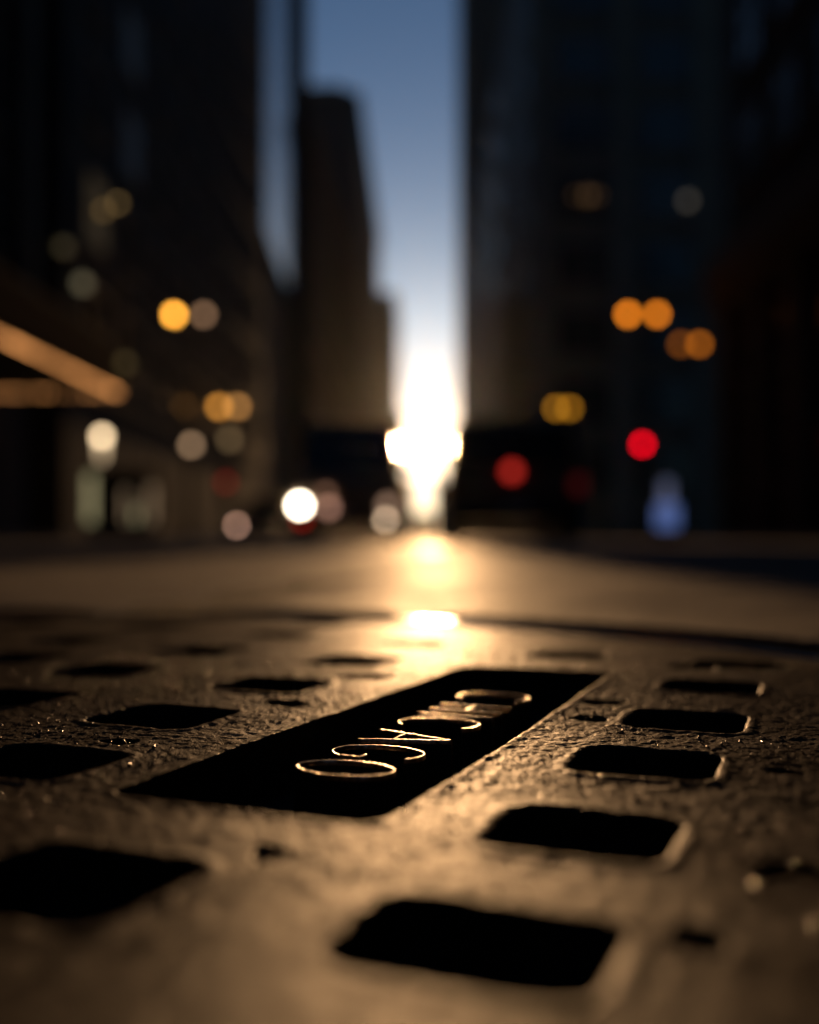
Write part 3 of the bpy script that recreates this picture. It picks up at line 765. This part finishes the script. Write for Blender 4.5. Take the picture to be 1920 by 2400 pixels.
# ------------------------------------------------------------------ sun, sky, haze
sun_dir = Vector((math.sin(SUN_AZ) * math.cos(SUN_EL), math.cos(SUN_AZ) * math.cos(SUN_EL), math.sin(SUN_EL)))
ld = bpy.data.lights.new('sun', 'SUN'); ld.energy = 3.1; ld.angle = R(0.53); ld.color = (1.0, 0.55, 0.24)
lo = bpy.data.objects.new('sun', ld); C.objects.link(lo)
lo.rotation_euler = (-sun_dir).to_track_quat('-Z', 'Y').to_euler(); lo.location = (0, 0, 50)

w = bpy.data.worlds.new('World'); S.world = w; w.use_nodes = True
nt = w.node_tree; N, L = nt.nodes, nt.links
bg = N['Background']
sky = N.new('ShaderNodeTexSky'); sky.sky_type = 'NISHITA'; sky.sun_disc = False
sky.sun_elevation = SUN_EL; sky.sun_rotation = SUN_AZ
sky.altitude = 200; sky.air_density = 0.8; sky.dust_density = 0.25; sky.ozone_density = 3.2
bg.inputs['Strength'].default_value = 0.080
L.new(sky.outputs['Color'], bg.inputs['Color'])
# aureole of the low sun and the solar disc itself, visible in the sky
tc = N.new('ShaderNodeTexCoord')
dp = N.new('ShaderNodeVectorMath'); dp.operation = 'DOT_PRODUCT'; dp.inputs[1].default_value = sun_dir
L.new(tc.outputs['Generated'], dp.inputs[0])
gt = N.new('ShaderNodeMath'); gt.operation = 'GREATER_THAN'; gt.inputs[1].default_value = math.cos(R(0.27))
L.new(dp.outputs['Value'], gt.inputs[0])
b2_ = N.new('ShaderNodeBackground'); b2_.inputs['Color'].default_value = (1, .8, .5, 1)
ms = N.new('ShaderNodeMath'); ms.operation = 'MULTIPLY'; ms.inputs[1].default_value = 300
L.new(gt.outputs[0], ms.inputs[0]); L.new(ms.outputs[0], b2_.inputs['Strength'])
ac = N.new('ShaderNodeMath'); ac.operation = 'ARCCOSINE'; L.new(dp.outputs['Value'], ac.inputs[0])
mu = N.new('ShaderNodeMath'); mu.operation = 'MULTIPLY'; mu.inputs[1].default_value = -1 / R(4.5); L.new(ac.outputs[0], mu.inputs[0])
ex = N.new('ShaderNodeMath'); ex.operation = 'EXPONENT'; L.new(mu.outputs[0], ex.inputs[0])
sc_ = N.new('ShaderNodeMath'); sc_.operation = 'MULTIPLY'; sc_.inputs[1].default_value = 1.6; L.new(ex.outputs[0], sc_.inputs[0])
cr = N.new('ShaderNodeValToRGB'); cr.color_ramp.elements[0].color = (1, .62, .30, 1); cr.color_ramp.elements[1].color = (1, 1, .92, 1)
cr.color_ramp.elements[0].position = .0; cr.color_ramp.elements[1].position = R(7); L.new(ac.outputs[0], cr.inputs['Fac'])
b3_ = N.new('ShaderNodeBackground'); L.new(cr.outputs['Color'], b3_.inputs['Color']); L.new(sc_.outputs[0], b3_.inputs['Strength'])
ads0 = N.new('ShaderNodeAddShader'); L.new(bg.outputs[0], ads0.inputs[0]); L.new(b3_.outputs[0], ads0.inputs[1])
mu2 = N.new('ShaderNodeMath'); mu2.operation = 'MULTIPLY'; mu2.inputs[1].default_value = -1 / R(.8); L.new(ac.outputs[0], mu2.inputs[0])
ex2 = N.new('ShaderNodeMath'); ex2.operation = 'EXPONENT'; L.new(mu2.outputs[0], ex2.inputs[0])
sc2 = N.new('ShaderNodeMath'); sc2.operation = 'MULTIPLY_ADD'; sc2.inputs[1].default_value = 9.0; L.new(ex2.outputs[0], sc2.inputs[0]); L.new(sc_.outputs[0], sc2.inputs[2]); L.new(sc2.outputs[0], b3_.inputs['Strength'])
ads = N.new('ShaderNodeAddShader'); L.new(ads0.outputs[0], ads.inputs[0]); L.new(b2_.outputs[0], ads.inputs[1])
L.new(ads.outputs[0], N['World Output'].inputs['Surface'])

HAZE = True  # thin haze added to stand in for lens glare round the sun
if HAZE:
    m_ = bpy.data.materials.new('haze'); m_.use_nodes = True
    n_ = m_.node_tree; n_.nodes.clear()
    out = n_.nodes.new('ShaderNodeOutputMaterial'); pv = n_.nodes.new('ShaderNodeVolumePrincipled')
    pv.inputs['Color'].default_value = (.95, .93, .9, 1); pv.inputs['Density'].default_value = 0.000008; pv.inputs['Anisotropy'].default_value = 0.91
    n_.links.new(pv.outputs[0], out.inputs['Volume'])
    q = MB(); q.box(-90, 90, -60, 900, -1.3, 235); tag(q.build('haze', m_), kind='stuff')

# ------------------------------------------------------------------ camera
cd = bpy.data.cameras.new('camera'); cam = bpy.data.objects.new('camera', cd); C.objects.link(cam)
cam.location = (0, 0, H); cam.rotation_euler = (R(90), 0, YAW)
cd.sensor_fit = 'HORIZONTAL'; cd.sensor_width = 24; cd.lens = 24 * F / 1920
cd.shift_y = 65 / 1920
cd.clip_start = .01; cd.clip_end = 6000
cd.dof.use_dof = True; cd.dof.focus_distance = .233; cd.dof.aperture_fstop = cd.lens / 6.8
cd.dof.aperture_blades = 0
S.camera = cam
S.view_settings.view_transform = 'Standard'; S.view_settings.look = 'None'; S.view_settings.gamma = 1
S.view_settings.exposure = 0.0
cy = S.cycles
cy.use_denoising = True
cy.use_adaptive_sampling = False
cy.max_bounces = 6; cy.diffuse_bounces = 3; cy.glossy_bounces = 4; cy.volume_bounces = 1
cy.sample_clamp_indirect = 6; cy.sample_clamp_direct = 0
